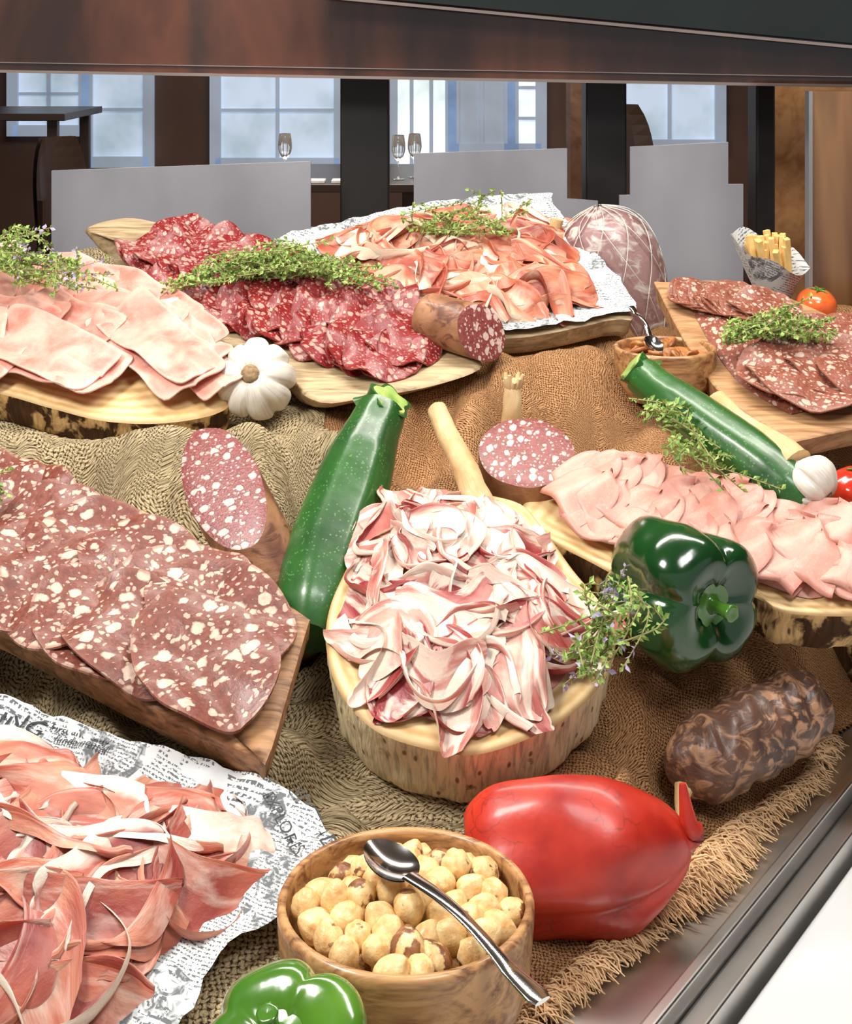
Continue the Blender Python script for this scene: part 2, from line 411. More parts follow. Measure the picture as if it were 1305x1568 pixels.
def axmat(loc,ax,roll=0.,sc=(1,1,1)):
    q=Vector(ax).normalized().to_track_quat('Z','Y').to_matrix().to_4x4()
    return Matrix.Translation(loc)@q@Matrix.Rotation(roll,4,'Z')@Matrix.Diagonal((*sc,1))
def lathe(b,M,prof,ns=48,lobes=0,ld=0.,mi=0,npf=None,sharp=2.,dn=0.,lobeend=True,uvk=6):
    pr=catm([Vector((p[0],p[1])) for p in prof],npf,False) if npf else [Vector(p) for p in prof]
    P=[];U=[];A=[];zs=[p[1] for p in pr]; z0,z1=min(zs),max(zs)
    for i,p in enumerate(pr):
        row=[];ur=[]
        for j in range(ns):
            a=2*pi*j/ns; f=1.
            if lobes:
                c_=1-abs(cos(lobes*a/2+.25*sin(a))); f=1-ld*c_**sharp
            r=max(0,p[0])*f*(1+dn*nz(cos(a)*1.3,sin(a)*1.3,p[1]*1.5/max(1e-6,abs(z1-z0))*2))
            row.append(M@Vector((r*cos(a),r*sin(a),p[1]))); ur.append((j/ns*uvk,i/len(pr)*uvk))
        P.append(row);U.append(ur);A.append([(p[1]-z0)/(z1-z0+1e-9)]*ns)
    b.grid(P,U,A,mi,True)
    return P

# ---------------------------------------------------------------- material instances
m_tan=M_burlap('burlap_tan',(.84,.68,.42),(.52,.38,.20),(.06,.034,.015),.0030)
m_ora=M_burlap('burlap_rust',(.76,.43,.21),(.46,.21,.085),(.09,.034,.013),.0017)
m_fin=M_salami('finocchiona',(.10,.020,.012),(.23,.062,.038),(.66,.47,.36),.85,(.22,.075,.045),(.02,.52),.48,.42,.75,.6)
m_cop=M_salami('coppa_salami',(.14,.004,.007),(.29,.018,.02),(.60,.30,.24),1.45,(.16,.018,.012),(.12,.50),.40,.3,.9,.8,.12)
m_rsl=M_salami('right_salami',(.17,.040,.025),(.34,.11,.068),(.64,.45,.35),1.25,(.30,.11,.065),(.08,.46),.45)
m_cut=M_salami('salami_cut_face',(.15,.024,.024),(.29,.07,.06),(.64,.46,.41),1.25,(.16,.06,.04),(.08,.50),.44)
m_pro=M_pros('prosciutto_top',(.26,.03,.015),(.50,.13,.065),(.76,.33,.19),(.84,.62,.46),(.12,.20),.45)
m_prb=M_pros('prosciutto_bottom',(.26,.032,.024),(.52,.15,.095),(.72,.34,.22),(.85,.68,.57),(.10,.17),.45,bsc=.24,s0=.50)
m_pan=M_pros('pancetta',(.27,.02,.024),(.54,.18,.145),(.74,.44,.35),(.80,.64,.53),(.18,.28),.9,.42,stops=(.41,.52,.64),s0=.49,sss=.2)
def M_ham(name,a,b_,edge,vs=.3,es=.5):
    t=NT(name,.45,coat=.05,sss=.2); uv=t.uv()
    c=t.ramp(t.noise(uv,.30,4,.5)[0],[(.35,a),(.62,b_)])
    v=t.vor(uv,2.,dim='2D')[0]; c=t.mix(t.ramp(v,[(.05,vs),(.12,0.)]),c,(.85,.62,.52))
    c=t.mix(t.ramp(t.at(),[(.9,0.),(.985,es)]),c,edge); t.col(c); t.bump(t.noise(uv,1.5,4)[0],.35,.0012); return t.m
m_ham=M_ham('cooked_ham',(.60,.20,.15),(.76,.40,.32),(.80,.52,.42))
m_mor=M_ham('mortadella',(.60,.24,.18),(.72,.37,.29),(.54,.16,.12))
m_topP=M_logtop('log_top_pale',(.60,.36,.14),(.84,.62,.32))
m_bkP=M_bark('debarked_side',(.82,.69,.43),(.22,.12,.05),.66)
m_bkD=M_bark('bark_side',(.66,.42,.18),(.09,.04,.015),.47)
m_wd=M_wood('board_walnut',(.12,.045,.018),(.36,.16,.065),1,rot=.6)
m_wds=M_wood('board_side',(.15,.065,.027),(.46,.24,.11),1.6,rot=.6)
m_wdp=M_wood('paddle_wood',(.22,.145,.07),(.53,.39,.22),1.8,rot=-.6)
m_wdc=M_wood('board_light',(.26,.12,.045),(.54,.30,.14),1.6,rot=.2)
m_bowl=M_wood('bowl_wood',(.17,.06,.02),(.56,.30,.12),1.5,.38,coat=.25,rot=.3)
m_news=M_news('newsprint'); m_ink=M_plain('printing_ink',(.05,.055,.06),.7)
m_zuc=M_skin('zucchini_skin',(.012,.062,.012),(.030,.13,.020),(.12,.28,.08),.34,.25,sc=20)
m_zst=M_skin('zucchini_stem',(.14,.30,.035),(.42,.52,.14),None,.5,.1,sc=60)
m_gpp=M_skin('green_pepper_skin',(.004,.030,.007),(.012,.070,.013),None,.15,.7)
m_gp2=M_skin('green_pepper_skin_light',(.03,.12,.012),(.09,.22,.02),None,.17,.7)
m_red=M_skin('red_pepper_skin',(.33,.010,.006),(.66,.045,.018),None,.40,.15,sc=20,cracks=True)
m_tom=M_skin('tomato_skin',(.5,.02,.01),(.7,.05,.02),None,.15,.6)
m_otm=M_skin('orange_tomato_skin',(.75,.10,.02),(.9,.2,.04),None,.2,.5)
m_gar=M_skin('garlic_skin',(.58,.51,.41),(.78,.75,.67),None,.55,.03,sc=25,streak=(.46,.37,.34))
m_gst=M_skin('garlic_stem',(.55,.32,.13),(.78,.58,.32),None,.6,0,sc=40,streak=(.5,.26,.10))
m_root=M_plain('garlic_root',(.40,.26,.13),.9,sc=300,var=.3)
m_cas=M_casing('salami_casing',(.16,.055,.024),(.38,.18,.085),(.10,.03,.015),40)
m_dks=M_casing('dark_salami_casing',(.05,.027,.02),(.15,.07,.045),(.46,.24,.13),60,.42,.002,(.50,.62))
m_mold=M_casing('molded_salami_casing',(.16,.05,.055),(.34,.20,.19),(.66,.62,.56),30,.55,.0012,(.50,.66))
m_thy=M_skin('thyme_leaf',(.13,.26,.035),(.44,.60,.16),None,.55,0,sc=120)
m_tst=M_plain('thyme_stem',(.34,.30,.12),.7,sc=100)
m_tfl=M_plain('thyme_flower',(.50,.42,.62),.7,sc=100)
m_ste=M_plain('brushed_steel',(.70,.68,.65),.34,1,sc=8)
m_spn=M_plain('polished_steel',(.75,.74,.72),.12,1,sc=8,var=.02)
m_wht=M_plain('white_laminate',(.62,.615,.61),.5,sc=4,var=.03)
m_fray=M_plain('jute_fibre',(.80,.52,.28),.9,sc=60)
m_fri=M_skin('fries',(.72,.42,.12),(.88,.62,.25),None,.6,0,sc=60)
m_drt=M_casing('dried_tomato',(.22,.06,.02),(.45,.16,.04),(.55,.28,.08),60)
def M_nut():
    t=NT('hazelnut',.45,coat=.1); a=t.at(); ob=t.ob()
    k=t.m_('ADD',a,t.m_('MULTIPLY',t.m_('SUBTRACT',t.noise(ob,110,4)[0],.5),1.3))
    c=t.mix(t.ramp(k,[(.64,0.),(.72,1.)]),t.ramp(t.noise(ob,150,3)[0],[(.3,(.66,.35,.11)),(.65,(.90,.68,.34))]),t.ramp(t.noise(ob,200,3)[0],[(.3,(.12,.035,.014)),(.7,(.36,.15,.055))]))
    t.col(c); t.bump(t.noise(ob,200,4)[0],.7,.0014); return t.m
m_nut=M_nut()

# ---------------------------------------------------------------- support cloth height
BC=(-.0113,.803,1.003)
def hcloth(X,Y):
    Lp=np.array([(.5,1.001),(.78,1.004),(.88,1.03),(1.0,1.06),(1.1,1.09),(1.17,1.12),(1.215,1.158),(1.255,1.199),(1.30,1.19),(1.4,1.2),(1.6,1.25),(1.8,1.27),(1.88,1.20),(1.93,1.0)])
    Rp=np.array([(.5,1.001),(.80,1.003),(.86,1.012),(.93,1.03),(1.0,1.052),(1.1,1.085),(1.2,1.115),(1.32,1.150),(1.37,1.20),(1.41,1.235),(1.5,1.24),(1.7,1.26),(1.85,1.22),(1.93,1.0)])
    zl=np.interp(Y,Lp[:,0],Lp[:,1]); zr=np.interp(Y,Rp[:,0],Rp[:,1])
    w=1/(1+np.exp(-(X+.02)/.03)); z=zl*(1-w)+zr*w
    z-=np.clip((X-.16)/.08,0,1)*np.clip((Y-1.3)/.1,0,1)*.035
    sh=lambda a:np.sign(np.sin(a))*np.abs(np.sin(a))**.7
    gl=np.exp(-((Y-1.20)/.05)**2)*(1-w); z+=gl*.022*sh(X*46+Y*14+2*np.sin(X*17))
    gr=np.exp(-((Y-1.33)/.06)**2)*w; z+=gr*.026*sh(X*48-Y*20+1.5*np.sin(X*23))
    g3=np.exp(-((Y-.95)/.09)**2)*w*np.clip((X-.08)/.05,0,1); z+=g3*.015*sh(X*40+Y*55)
    g4=np.exp(-((Y-.95)/.06)**2)*(1-w); z+=g4*.016*sh(X*50-Y*70)
    return z
BND=[(-.02,.60),(.065,.802),(.15,.90),(.222,.99),(.282,1.05),(.318,1.12),(.42,1.25),(.8,1.32)]
SL=[(FH,P_ham,.034),(FP,P_pad,.022),(FC,P_pro,.026),(FB,P_big,.024),(FL,P_log,.056),(FM,P_mor,.036),(FG,P_rsa,.024),(FN,P_pap,.004)]
PR=[((.184,.997,1.044),(.278,1.058,1.057),.029),((.04,.890,1.048),(.145,.890,1.048),.046),((.19,1.06,1.145),(.18,1.03,1.145),.05),
    ((-.09,1.05,1.10),(-.037,1.22,1.233),.033),((-.160,1.13,1.199),(-.105,1.095,1.09),.029),((-.16,1.345,1.232),(-.15,1.35,1.232),.034),
    ((BC[0],BC[1],1.055),(BC[0]+.002,BC[1],1.055),.060),((.084,1.205,1.20),(.086,1.215,1.16),.040),((.2335,1.40,1.23),(.235,1.40,1.23),.042),((.218,1.66,1.25),(.22,1.66,1.25),.058),((.388,1.62,1.22),(.39,1.62,1.22),.022)]
def cloth(name,x0,x1,y0,y1,step,cell,mat,mask,dz=0.):
    xs=np.arange(x0,x1,step); ys=np.arange(y0,y1,step); X,Y=np.meshgrid(xs,ys)
    Z=hcloth(X,Y)
    N=np.array([[noise.noise(Vector((x*9,y*9,1)))*.014+noise.noise(Vector((x*22+5,y*16,2)))*.012+abs(noise.noise(Vector((x*15+y*11,y*5-x*6,7))))*.034-.006 for x in xs] for y in ys])
    D=np.full(X.shape,9.)
    for i in range(len(BND)-1):
        a,b=BND[i],BND[i+1]; ex,ey=b[0]-a[0],b[1]-a[1]; t=np.clip(((X-a[0])*ex+(Y-a[1])*ey)/(ex*ex+ey*ey),0,1)
        D=np.minimum(D,np.hypot(X-a[0]-t*ex,Y-a[1]-t*ey))
    bx=np.interp(Y,[p[1] for p in BND],[p[0] for p in BND]); D=np.where(X>bx,-D,D)
    w=np.clip(D/.07,0,1); w=w*w*(3-2*w)
    Z=1.0015+(Z-1.0)*w+N*np.clip((Z-1.0)/.05,.15,1)*np.clip(D/.03,.1,1)
    for F,P,th in SL:
        k=math.sqrt(1+F.s**2); lx=X-F.O.x; ly=(Y-F.O.y)*k
        o=[(p.x,p.y) for p in catm(P,40)]
        d=np.full(X.shape,9.); ins=np.zeros(X.shape,bool)
        j=len(o)-1
        for i in range(len(o)):
            a,b=o[j],o[i]; ex,ey=b[0]-a[0],b[1]-a[1]; t=np.clip(((lx-a[0])*ex+(ly-a[1])*ey)/(ex*ex+ey*ey+1e-12),0,1)
            d=np.minimum(d,np.hypot(lx-a[0]-t*ex,ly-a[1]-t*ey))
            if abs(ey)>1e-9: ins^=((b[1]>ly)!=(a[1]>ly))&(lx<(a[0]-b[0])*(ly-b[1])/(a[1]-b[1]+1e-12)+b[0])
            j=i
        d=np.where(ins,0,d)
        pl=F.O.z+F.s*(Y-F.O.y)-th*k-.003
        Z=np.minimum(Z,np.maximum(pl,1.0015)+np.maximum(0,d-.008)*1.6)
    for p,q,r in PR:
        ex,ey=q[0]-p[0],q[1]-p[1]; t=np.clip(((X-p[0])*ex+(Y-p[1])*ey)/(ex*ex+ey*ey),0,1)
        d=np.hypot(X-p[0]-t*ex,Y-p[1]-t*ey); zc=p[2]+(q[2]-p[2])*t
        lim=np.where(d<r,zc-np.sqrt(np.maximum(0,r*r-d*d))-.0015,zc+(d-r)*1.8)
        Z=np.minimum(Z,lim)
    Z=np.maximum(Z,1.0012)+dz
    dy=np.sqrt(np.diff(Z,axis=0)**2+step**2); V=np.vstack([np.zeros((1,len(xs))),np.cumsum(dy,axis=0)])
    dx=np.sqrt(np.diff(Z,axis=1)**2+step**2); U=np.hstack([np.zeros((len(ys),1)),np.cumsum(dx,axis=1)])
    b=Buf(); idx=-np.ones(X.shape,int); keep=(D>-.002)&mask(X,Y)
    it=0
    for i in range(len(ys)):
        for j in range(len(xs)):
            if keep[i,j]:
                idx[i,j]=it; it+=1; b.V.append((X[i,j],Y[i,j],Z[i,j])); b.U.append((U[i,j]/cell+50,V[i,j]/cell+50)); b.A.append(0.)
    for i in range(len(ys)-1):
        for j in range(len(xs)-1):
            q=(idx[i,j],idx[i,j+1],idx[i+1,j+1],idx[i+1,j])
            if min(q)>=0: b.F.append(tuple(int(k) for k in q)); b.M.append(0)
    return b.obj(name,mat)
bxs=lambda Y:np.interp(Y,[.6,.78,.9,1.0,1.2,1.33,1.4,2],[.0,.0,.03,.03,-.03,-.085,-.10,-.1])
cloth('burlap_cloth',-.75,.10,.60,1.93,.0042,.0040,m_tan,lambda X,Y:X<bxs(Y)+.006*np.sin(Y*60),.0015)
cloth('burlap_cloth.001',-.16,.66,.60,1.93,.0042,.0025,m_ora,lambda X,Y:X>bxs(Y)-.03,0.)

b=Buf()
for i in range(2300):
    t=R.random(); seg=R.choice([0,1,1,1,2,2,2,2,3,4]); a,c=BND[seg],BND[seg+1]
    x=a[0]+(c[0]-a[0])*t; y=a[1]+(c[1]-a[1])*t; d=Vector((c[1]-a[1],-(c[0]-a[0]),0)).normalized()
    tf=1.+.9*math.exp(-((y-.94)/.05)**2)
    d=(d+Vector((R.uniform(-.5,.5),R.uniform(-.5,.5),0))).normalized(); L=R.uniform(.007,.017)*tf
    p0=Vector((x,y,1.003))-d*R.uniform(.002,.014); p0.z+=R.uniform(0,.004)*tf; h=R.uniform(.0,.005)*tf
    p1=p0+d*L*.5+Vector((R.uniform(-.002,.002),R.uniform(-.002,.002),h)); p2=p0+d*L+Vector((R.uniform(-.005,.005),R.uniform(-.005,.005),-.001)); p2.z=max(p2.z,1.001)
    tube(b,[p0,p1,p2],[.0007,.0006,.0004],4,5)
b.obj('burlap_fringe',m_fray)

# ---------------------------------------------------------------- counter
A0=Vector((.127,.802)); dv=Vector((.582,.813)).normalized(); nr=Vector((dv.y,-dv.x))
q0=A0-dv*.5; q1=A0+dv*1.9
def strip(b,o0,o1,z0,z1,mi=0):
    c=[q0+nr*o0,q1+nr*o0,q1+nr*o1,q0+nr*o1]
    lo=[Vector((p.x,p.y,z0)) for p in c]; hi=[Vector((p.x,p.y,z1)) for p in c]
    b.poly(hi[::-1],mi); b.poly(lo,mi)
    for i in range(4): b.poly([lo[i],lo[(i+1)%4],hi[(i+1)%4],hi[i]][::-1],mi)
b=Buf(); 
pts=[(-1.1,.35),(q0.x,q0.y),(q1.x,q1.y),(-1.1,q1.y)]
for z,rv in((1.0,0),(.96,1)):
    p=[Vector((x,y,z)) for x,y in pts]; b.poly(p[::-1] if rv else p)
b.obj('steel_counter_top',m_ste,False)
b=Buf(); strip(b,.0005,.009,.962,1.011); strip(b,.0095,.024,.962,.998); b.obj('steel_counter_rail',m_ste,False,bevel=.002)
b=Buf(); strip(b,.028,1.2,.93,.985); b.obj('white_service_shelf',m_wht,False,bevel=.004)
b=Buf(); b.box((-1.05,.9,0),(.1,2.3,.955)); b.obj('counter_base',m_wd,False)

# ---------------------------------------------------------------- boards
slab('oak_log_slice',FH,P_ham,.034,[m_topP,m_bkD],seed=1)
slab('wooden_paddle_board',FP,P_pad,.022,[m_wdp,m_wdp],rough=.0004,seed=2,bot=.9,bev=.004)
slab('wooden_serving_board',FC,[(p[0]*.97,p[1]*.97-.004) for p in P_pro],.024,[m_wdp,m_wdp],rough=.0003,seed=3)
slab('wooden_serving_board.001',FB,P_big,.024,[m_wds,m_wds],rough=.0002,seed=4,bot=.99)
slab('oak_log_slice.001',FL,P_log,.056,[m_topP,m_bkP],seed=5,bot=.95,rough=.0018)
slab('oak_log_slice.002',FM,P_mor,.034,[m_topP,m_bkD],seed=6,rough=.003)
slab('wooden_serving_board.002',FG,P_rsa,.024,[m_wdc,m_wdc],rough=.0003,seed=7)

def paper(name,F,P,z=.002,amp=.004,grow=1.,seed=0,nr_=26,n=110,texts=()):
    o=catm(P,n); c=sum(o,Vector((0,0)))/n; b=Buf(); G=[];U=[];A=[]
    hh=lambda x,y:amp*(.3+abs(nz(x*22,y*22,seed))*1.8+.8*abs(nz(x*55,y*50,seed+4)))
    for k in range(nr_+1):
        r=k/nr_; row=[];ur=[]
        for q in o:
            p=c+(q-c)*r*grow*(1+ (.02*nz(q.x*90,q.y*90,seed) if r>.8 else 0)); 
            h=hh(p.x,p.y)*(.35+.65*r)
            row.append(F(p.x,p.y,z+h+(r**8)*.005*(1+nz(q.x*40,q.y*40,3)))); ur.append((p.x*100,p.y*100))
        G.append(row);U.append(ur);A.append([r]*n)
    b.grid(G,U,A,0,True)
    for (tx,x,y,a,sz) in texts:
        cu=bpy.data.curves.new('t','FONT'); cu.body=tx; cu.size=sz; cu.resolution_u=3
        to=bpy.data.objects.new('t',cu); scene.collection.objects.link(to)
        bpy.context.view_layer.update()
        me=bpy.data.meshes.new_from_object(to.evaluated_get(bpy.context.evaluated_depsgraph_get()))
        for f in me.polygons:
            pts=[]
            for vi in f.vertices:
                v=me.vertices[vi].co; X=x+v.x*cos(a)-v.y*sin(a); Y=y+v.x*sin(a)+v.y*cos(a)
                pts.append(F(X,Y,z+hh(X,Y)*.95+.0035))
            b.poly(pts,1)
        bpy.data.objects.remove(to); bpy.data.meshes.remove(me)
    return b.obj(name,[m_news,m_ink])
paper('newspaper_sheet',FC,P_pro,.001,.003,1.,1)
paper('newspaper_sheet.001',FN,P_pap,.001,.006,1.,2,texts=[('LOOKING',-.175,.113,-.36,.020),('First and only',-.085,.088,-.36,.0085),('fundamental',-.080,.079,-.36,.0085),('SIXTH DAY',.082,.035,-1.05,.015),('EXPLORES',.066,.030,-1.05,.011)])

# ---------------------------------------------------------------- meats
b=Buf()
def quad(e): return lambda t:1/ (abs(cos(t))**e+abs(sin(t))**e)**(1/e)
hs=[(-.19,.17,.3),(-.13,.165,-.2),(-.08,.15,-.6),(-.03,.12,-.8),(.015,.085,-.9),(-.18,.13,.1),(-.12,.11,-.5),(-.06,.09,-.6),(.0,.055,-.8),(.05,.04,-.9),(-.18,.075,-.2),(-.12,.055,-.5),(-.055,.045,-.6),(.06,.0,-.85),(-.17,.02,-.3)]
for i,(x,y,a) in enumerate(hs):
    a+=R.uniform(-.25,.25); L=.056; W_=.034
    for dd in(0,1):
        disc(b,FH,x+dd*.006,y+dd*.004,L,W_,a+dd*.14,.006+.0010*i+dd*.003,.18,a+1.57,.0013,.0038,2,shape=quad(9),wob_=.6,na=56)
for (x,y,L,W_,a,z) in [(-.135,.0,.055,.042,-.25,.020),(-.055,-.012,.080,.037,-.52,.022),(-.06,-.008,.078,.034,-.60,.027),(.042,.0,.084,.034,-.90,.024),(.047,.004,.080,.030,-.84,.029),(.085,-.02,.06,.022,-.95,.021)]:
    disc(b,FH,x,y,L,W_,a,z,.12,a+1.57,.0014,.0038,2,shape=quad(10),wob_=.5,na=80)
b.obj('sliced_cooked_ham',m_ham)

b=Buf(); mound(b,FP,P_padm,.010,inset=.85)
ax0=Vector((-.165,.125)); ax1=Vector((.125,-.085)); dr=(ax1-ax0).normalized(); pr=Vector((-dr.y,dr.x))
ta=math.atan2(dr.y,dr.x)
for row,(off,st,en) in enumerate([(.044,-.015,.30),(.0,-.012,.36),(-.034,.07,.36)]):
    d=st
    while d<en:
        c=ax0+dr*d+pr*(off+R.uniform(-.006,.006)); w=.032+.007*R.random()
        disc(b,FP,c.x,c.y,w*.8,w*1.15,ta+R.uniform(-.35,.35),.013+R.uniform(0,.004)-(.003 if row==2 else 0)-(.003 if d<.06 else 0),-.36,ta+R.uniform(-.4,.4),.0012,.005,3,na=34)
        d+=.012+R.random()*.005
b.obj('sliced_coppa_salami',m_cop)

b=Buf(); mound(b,FB,mm('-190,170 -91,120 -14,71 40,35 88,0 99,-65 85,-92 59,-82 11,-60 -52,-31 -106,0 -190,40'),.008,inset=.9)
S=[(-.20,.15),(-.16,.13),(-.12,.105),(-.08,.08),(-.045,.06),(-.01,.035),(.025,.012),(.050,-.008),(-.20,.09),(-.17,.065),(-.135,.045),(-.10,.03),(-.065,.012),(-.03,-.012),(.0,-.028)]
for i,(x,y) in enumerate(S):
    disc(b,FB,x,y,.060,.047,-.7+R.uniform(-.25,.25),.010+.0005*i,-.07,-.55,.002,.0044,3,nr=8,na=48,wob_=1.3)
disc(b,FB,.047,-.054,.062,.045,-.95,.021,-.09,-.6,.0024,.0040,3,na=56,wob_=.9)
b.obj('sliced_finocchiona_salami',m_fin)

b=Buf(); mound(b,FG,[(p[0]*.9,p[1]*.9) for p in P_rsa],.008,inset=.8)
for i in range(14):
    f=i/13; disc(b,FG,-.045+.06*f,.125-.04*f,.036,.030,.3,.010+.0005*i,-.16,-.5,.0013,.003,3)
for i in range(16):
    f=i/15; disc(b,FG,.10-.07*f+.02*sin(i*2),.035-.075*f,.052,.040,-.4+R.uniform(-.2,.2),.009+.0006*i,-.12,-1.2,.0014,.004,3)
disc(b,FG,.02,-.050,.055,.042,-.35,.019,-.1,-1.,.0014,.004,3); disc(b,FG,.085,-.047,.055,.042,-.15,.021,-.1,-1.,.0014,.004,3)
b.obj('sliced_salami',m_rsl)

def pile(name,F,P,mat,n,cap,L,W,A,nf,main,spread,h0=.010,margin=.02,ov=1.3,bl=5,edge=.03):
    b=Buf(); mound(b,F,P,h0,inset=.9); hm=HM(P,h0,cap,edge)
    pts=[]
    for i in range(n):
        best=None
        for k in range(14):
            x,y=randin(P); d=pdist(x,y,P)
            if d<margin: continue
            m=min([math.hypot(x-p[0],y-p[1]) for p in pts[-14:]] or [9])
            if best is None or m>best[0]: best=(m,x,y,d)
        if best is None: continue
        _,x,y,d=best; pts.append((x,y)); hm.blur(bl)
        sheet(b,F,hm,x,y,main+R.uniform(-spread,spread),L*R.uniform(.75,1.2),W*R.uniform(.75,1.2),A*R.uniform(.75,1.25),R.choice(nf),ov*R.uniform(.85,1.15),R.uniform(-2,2))
    return b.obj(name,mat)
P_prm=mm('82,155 95,110 140,-60 120,-78 30,-108 -50,-84 -190,50 -140,92 -50,132')
pile('sliced_prosciutto',FC,P_prm,m_pro,66,.028,.078,.054,.015,(.8,1.1,1.5),-.5,1.0,margin=.024,bl=6)
P_prb=mm('-175,70 -90,64 -30,42 50,22 74,-40 40,-62 18,-85 6,-118 -60,-132 -130,-110 -175,0')
pile('sliced_prosciutto.001',FN,P_prb,m_prb,54,.034,.088,.062,.017,(.9,1.2,1.6),.5,1.0,h0=.016,margin=.025,bl=9,edge=.05,ov=1.2)
P_pan=mm('-75,108 -85,60 -84,-5 -74,-50 -30,-90 20,-90 62,-62 84,-22 76,20 62,60 46,100 20,122 -30,128')
pile('sliced_pancetta',FL,P_pan,m_pan,66,.022,.064,.045,.013,(.8,1.1,1.5),-.9,1.2,h0=.010,margin=.018,ov=1.3,bl=7,edge=.04)

b=Buf(); mound(b,FM,mm('-128,38 -102,85 -40,60 30,25 100,-15 110,-50 80,-75 30,-50 -30,-30 -92,0'),.010,inset=.86)
for row,(x0,y0,x1,y1,n) in enumerate([(-.100,.050,.130,-.045,17),(-.115,.028,.125,-.062,18),(-.100,.002,.112,-.078,17)]):
    for i in range(n):
        f=i/(n-1); x=x0+(x1-x0)*f+R.uniform(-.003,.003); y=y0+(y1-y0)*f+R.uniform(-.005,.005)
        fold(b,FM,x,y,.010+.003*(2-row)+R.uniform(0,.004),R.uniform(.55,1.15),.044*R.uniform(.85,1.1),.024*R.uniform(.9,1.2),.0024,R.uniform(.14,.30),wave=.0022)
b.obj('folded_mortadella',m_mor)

# ---------------------------------------------------------------- thyme
def thyme(name,path,n,spread,leaf=.0056,flowers=False,droop=.3,dens=60,lift=.010,Lf=.6):
    b=Buf(); C=catm([Vector(p) for p in path],20,False)
    for s_ in range(n):
        f0=R.uniform(0,1-Lf*.7); f1=min(1,f0+Lf*R.uniform(.6,1.))
        i0,i1=int(f0*19),max(int(f0*19)+2,int(f1*19)); i1=min(19,i1); im=(i0+i1)//2
        rv=lambda k:Vector((R.gauss(0,k),R.gauss(0,k),abs(R.gauss(0,k*.8))))
        p0=C[i0]+rv(spread*.5); p1=C[im]+rv(spread)+Vector((0,0,lift*R.random())); p2=C[i1]+rv(spread*1.3)+Vector((0,0,lift*R.random()))
        if R.random()<.5: p0,p2=p2,p0
        Q=catm([p0,p1,p2],12,False); tube(b,[p0,p1,p2],[.0007,.0006,.0004],5,8,mi=1)
        L=sum((Q[i+1]-Q[i]).length for i in range(11)); nl=int(L*dens*10)
        for k in range(nl):
            t=(k+R.random())/nl*10.99; i=int(t); p=Q[i].lerp(Q[i+1],t-i); ax=(Q[i+1]-Q[i]).normalized()
            d=Vector((R.gauss(0,1),R.gauss(0,1),R.gauss(0,1))); d=(d-ax*d.dot(ax)).normalized()
            d=(d+ax*.7).normalized(); ll=leaf*R.uniform(.6,1.25); w=d.cross(Vector((R.gauss(0,1),R.gauss(0,1),R.gauss(0,1)))).normalized()*ll*.30; up=w.cross(d).normalized()*ll*.12
            mi=0
            if flowers and t>8 and R.random()<.5: mi=2
            m1=p+d*ll*.5
            b.poly([p,m1-w+up,p+d*ll],mi); b.poly([p,p+d*ll,m1+w+up],mi)
    return b.obj(name,[m_thy,m_tst,m_tfl],False)
thyme('thyme_sprig',[FH(-.160,.145,.034),FH(-.10,.10,.040),FH(-.035,.04,.034)],38,.017,flowers=True,lift=.024,dens=55)
thyme('thyme_sprig.001',[FP(-.125,.000,.026),FP(-.03,.030,.028),FP(.03,.012,.028),FP(.080,-.015,.024)],46,.014,dens=55,lift=.016)
thyme('thyme_sprig.002',[FC(-.06,.045,.032),FC(.0,.018,.032),FC(.06,.012,.032)],18,.016,dens=50,lift=.014)
thyme('thyme_sprig.003',[FG(-.05,.0,.024),FG(.0,.006,.026),FG(.05,.0,.024)],36,.012,dens=55,lift=.012)
thyme('thyme_sprig.004',[FM(-.03,.115,.05),FM(-.02,.065,.050),FM(.02,.005,.04)],16,.014,dens=46)
thyme('thyme_sprig.005',[(.130,.985,1.178),(.123,.965,1.158),(.108,.95,1.128),(.103,.945,1.116)],28,.012,flowers=True,lift=.006,dens=50)
thyme('thyme_sprig.006',[(-.350,1.125,1.210),(-.340,1.11,1.20),(-.330,1.10,1.19)],12,.006)

# ---------------------------------------------------------------- zucchinis
def zucc(name,path,r,stemdir=None,stemL=.02,neck=.5):
    b=Buf(); rad=[r*.55,r*.86,r*.97,r,r,r*.98,r*.93,r*.84,r*.70,r*neck*1.1]
    tube(b,path,rad,40,50,lob=8,ld=.022)
    p=Vector(path[-1]); d=(stemdir or (Vector(path[-1])-Vector(path[-2]))).normalized()
    tube(b,[p-d*.006,p+d*stemL*.5,p+d*stemL],[r*neck*1.2,r*neck*.85,r*neck*.98],40,12,mi=0,lob=5,ld=.16)
    e=p+d*stemL; 
    tube(b,[e-d*.001,e+d*.0012],[r*neck*.84,r*neck*.78],40,3,mi=1,lob=5,ld=.16)
    return b.obj(name,[m_zuc,m_zst])
zucc('zucchini',[(-.088,1.052,1.112),(-.0802,1.10,1.1425),(-.065,1.15,1.1762),(-.050,1.19,1.211),(-.0373,1.22,1.235)],.033,stemdir=Vector((.55,-.25,.8)),stemL=.014,neck=.58)
zucc('zucchini.001',[(.302,1.130,1.184),(.272,1.165,1.204),(.240,1.20,1.222),(.208,1.235,1.243),(.190,1.26,1.256)],.0245,stemdir=Vector((-.75,.1,.6)),stemL=.012,neck=.62)
zucc('zucchini.002',[(.47,1.50,1.215),(.44,1.48,1.225),(.418,1.46,1.235)],.018,stemdir=Vector((-.5,-.4,.7)),stemL=.012,neck=.6)

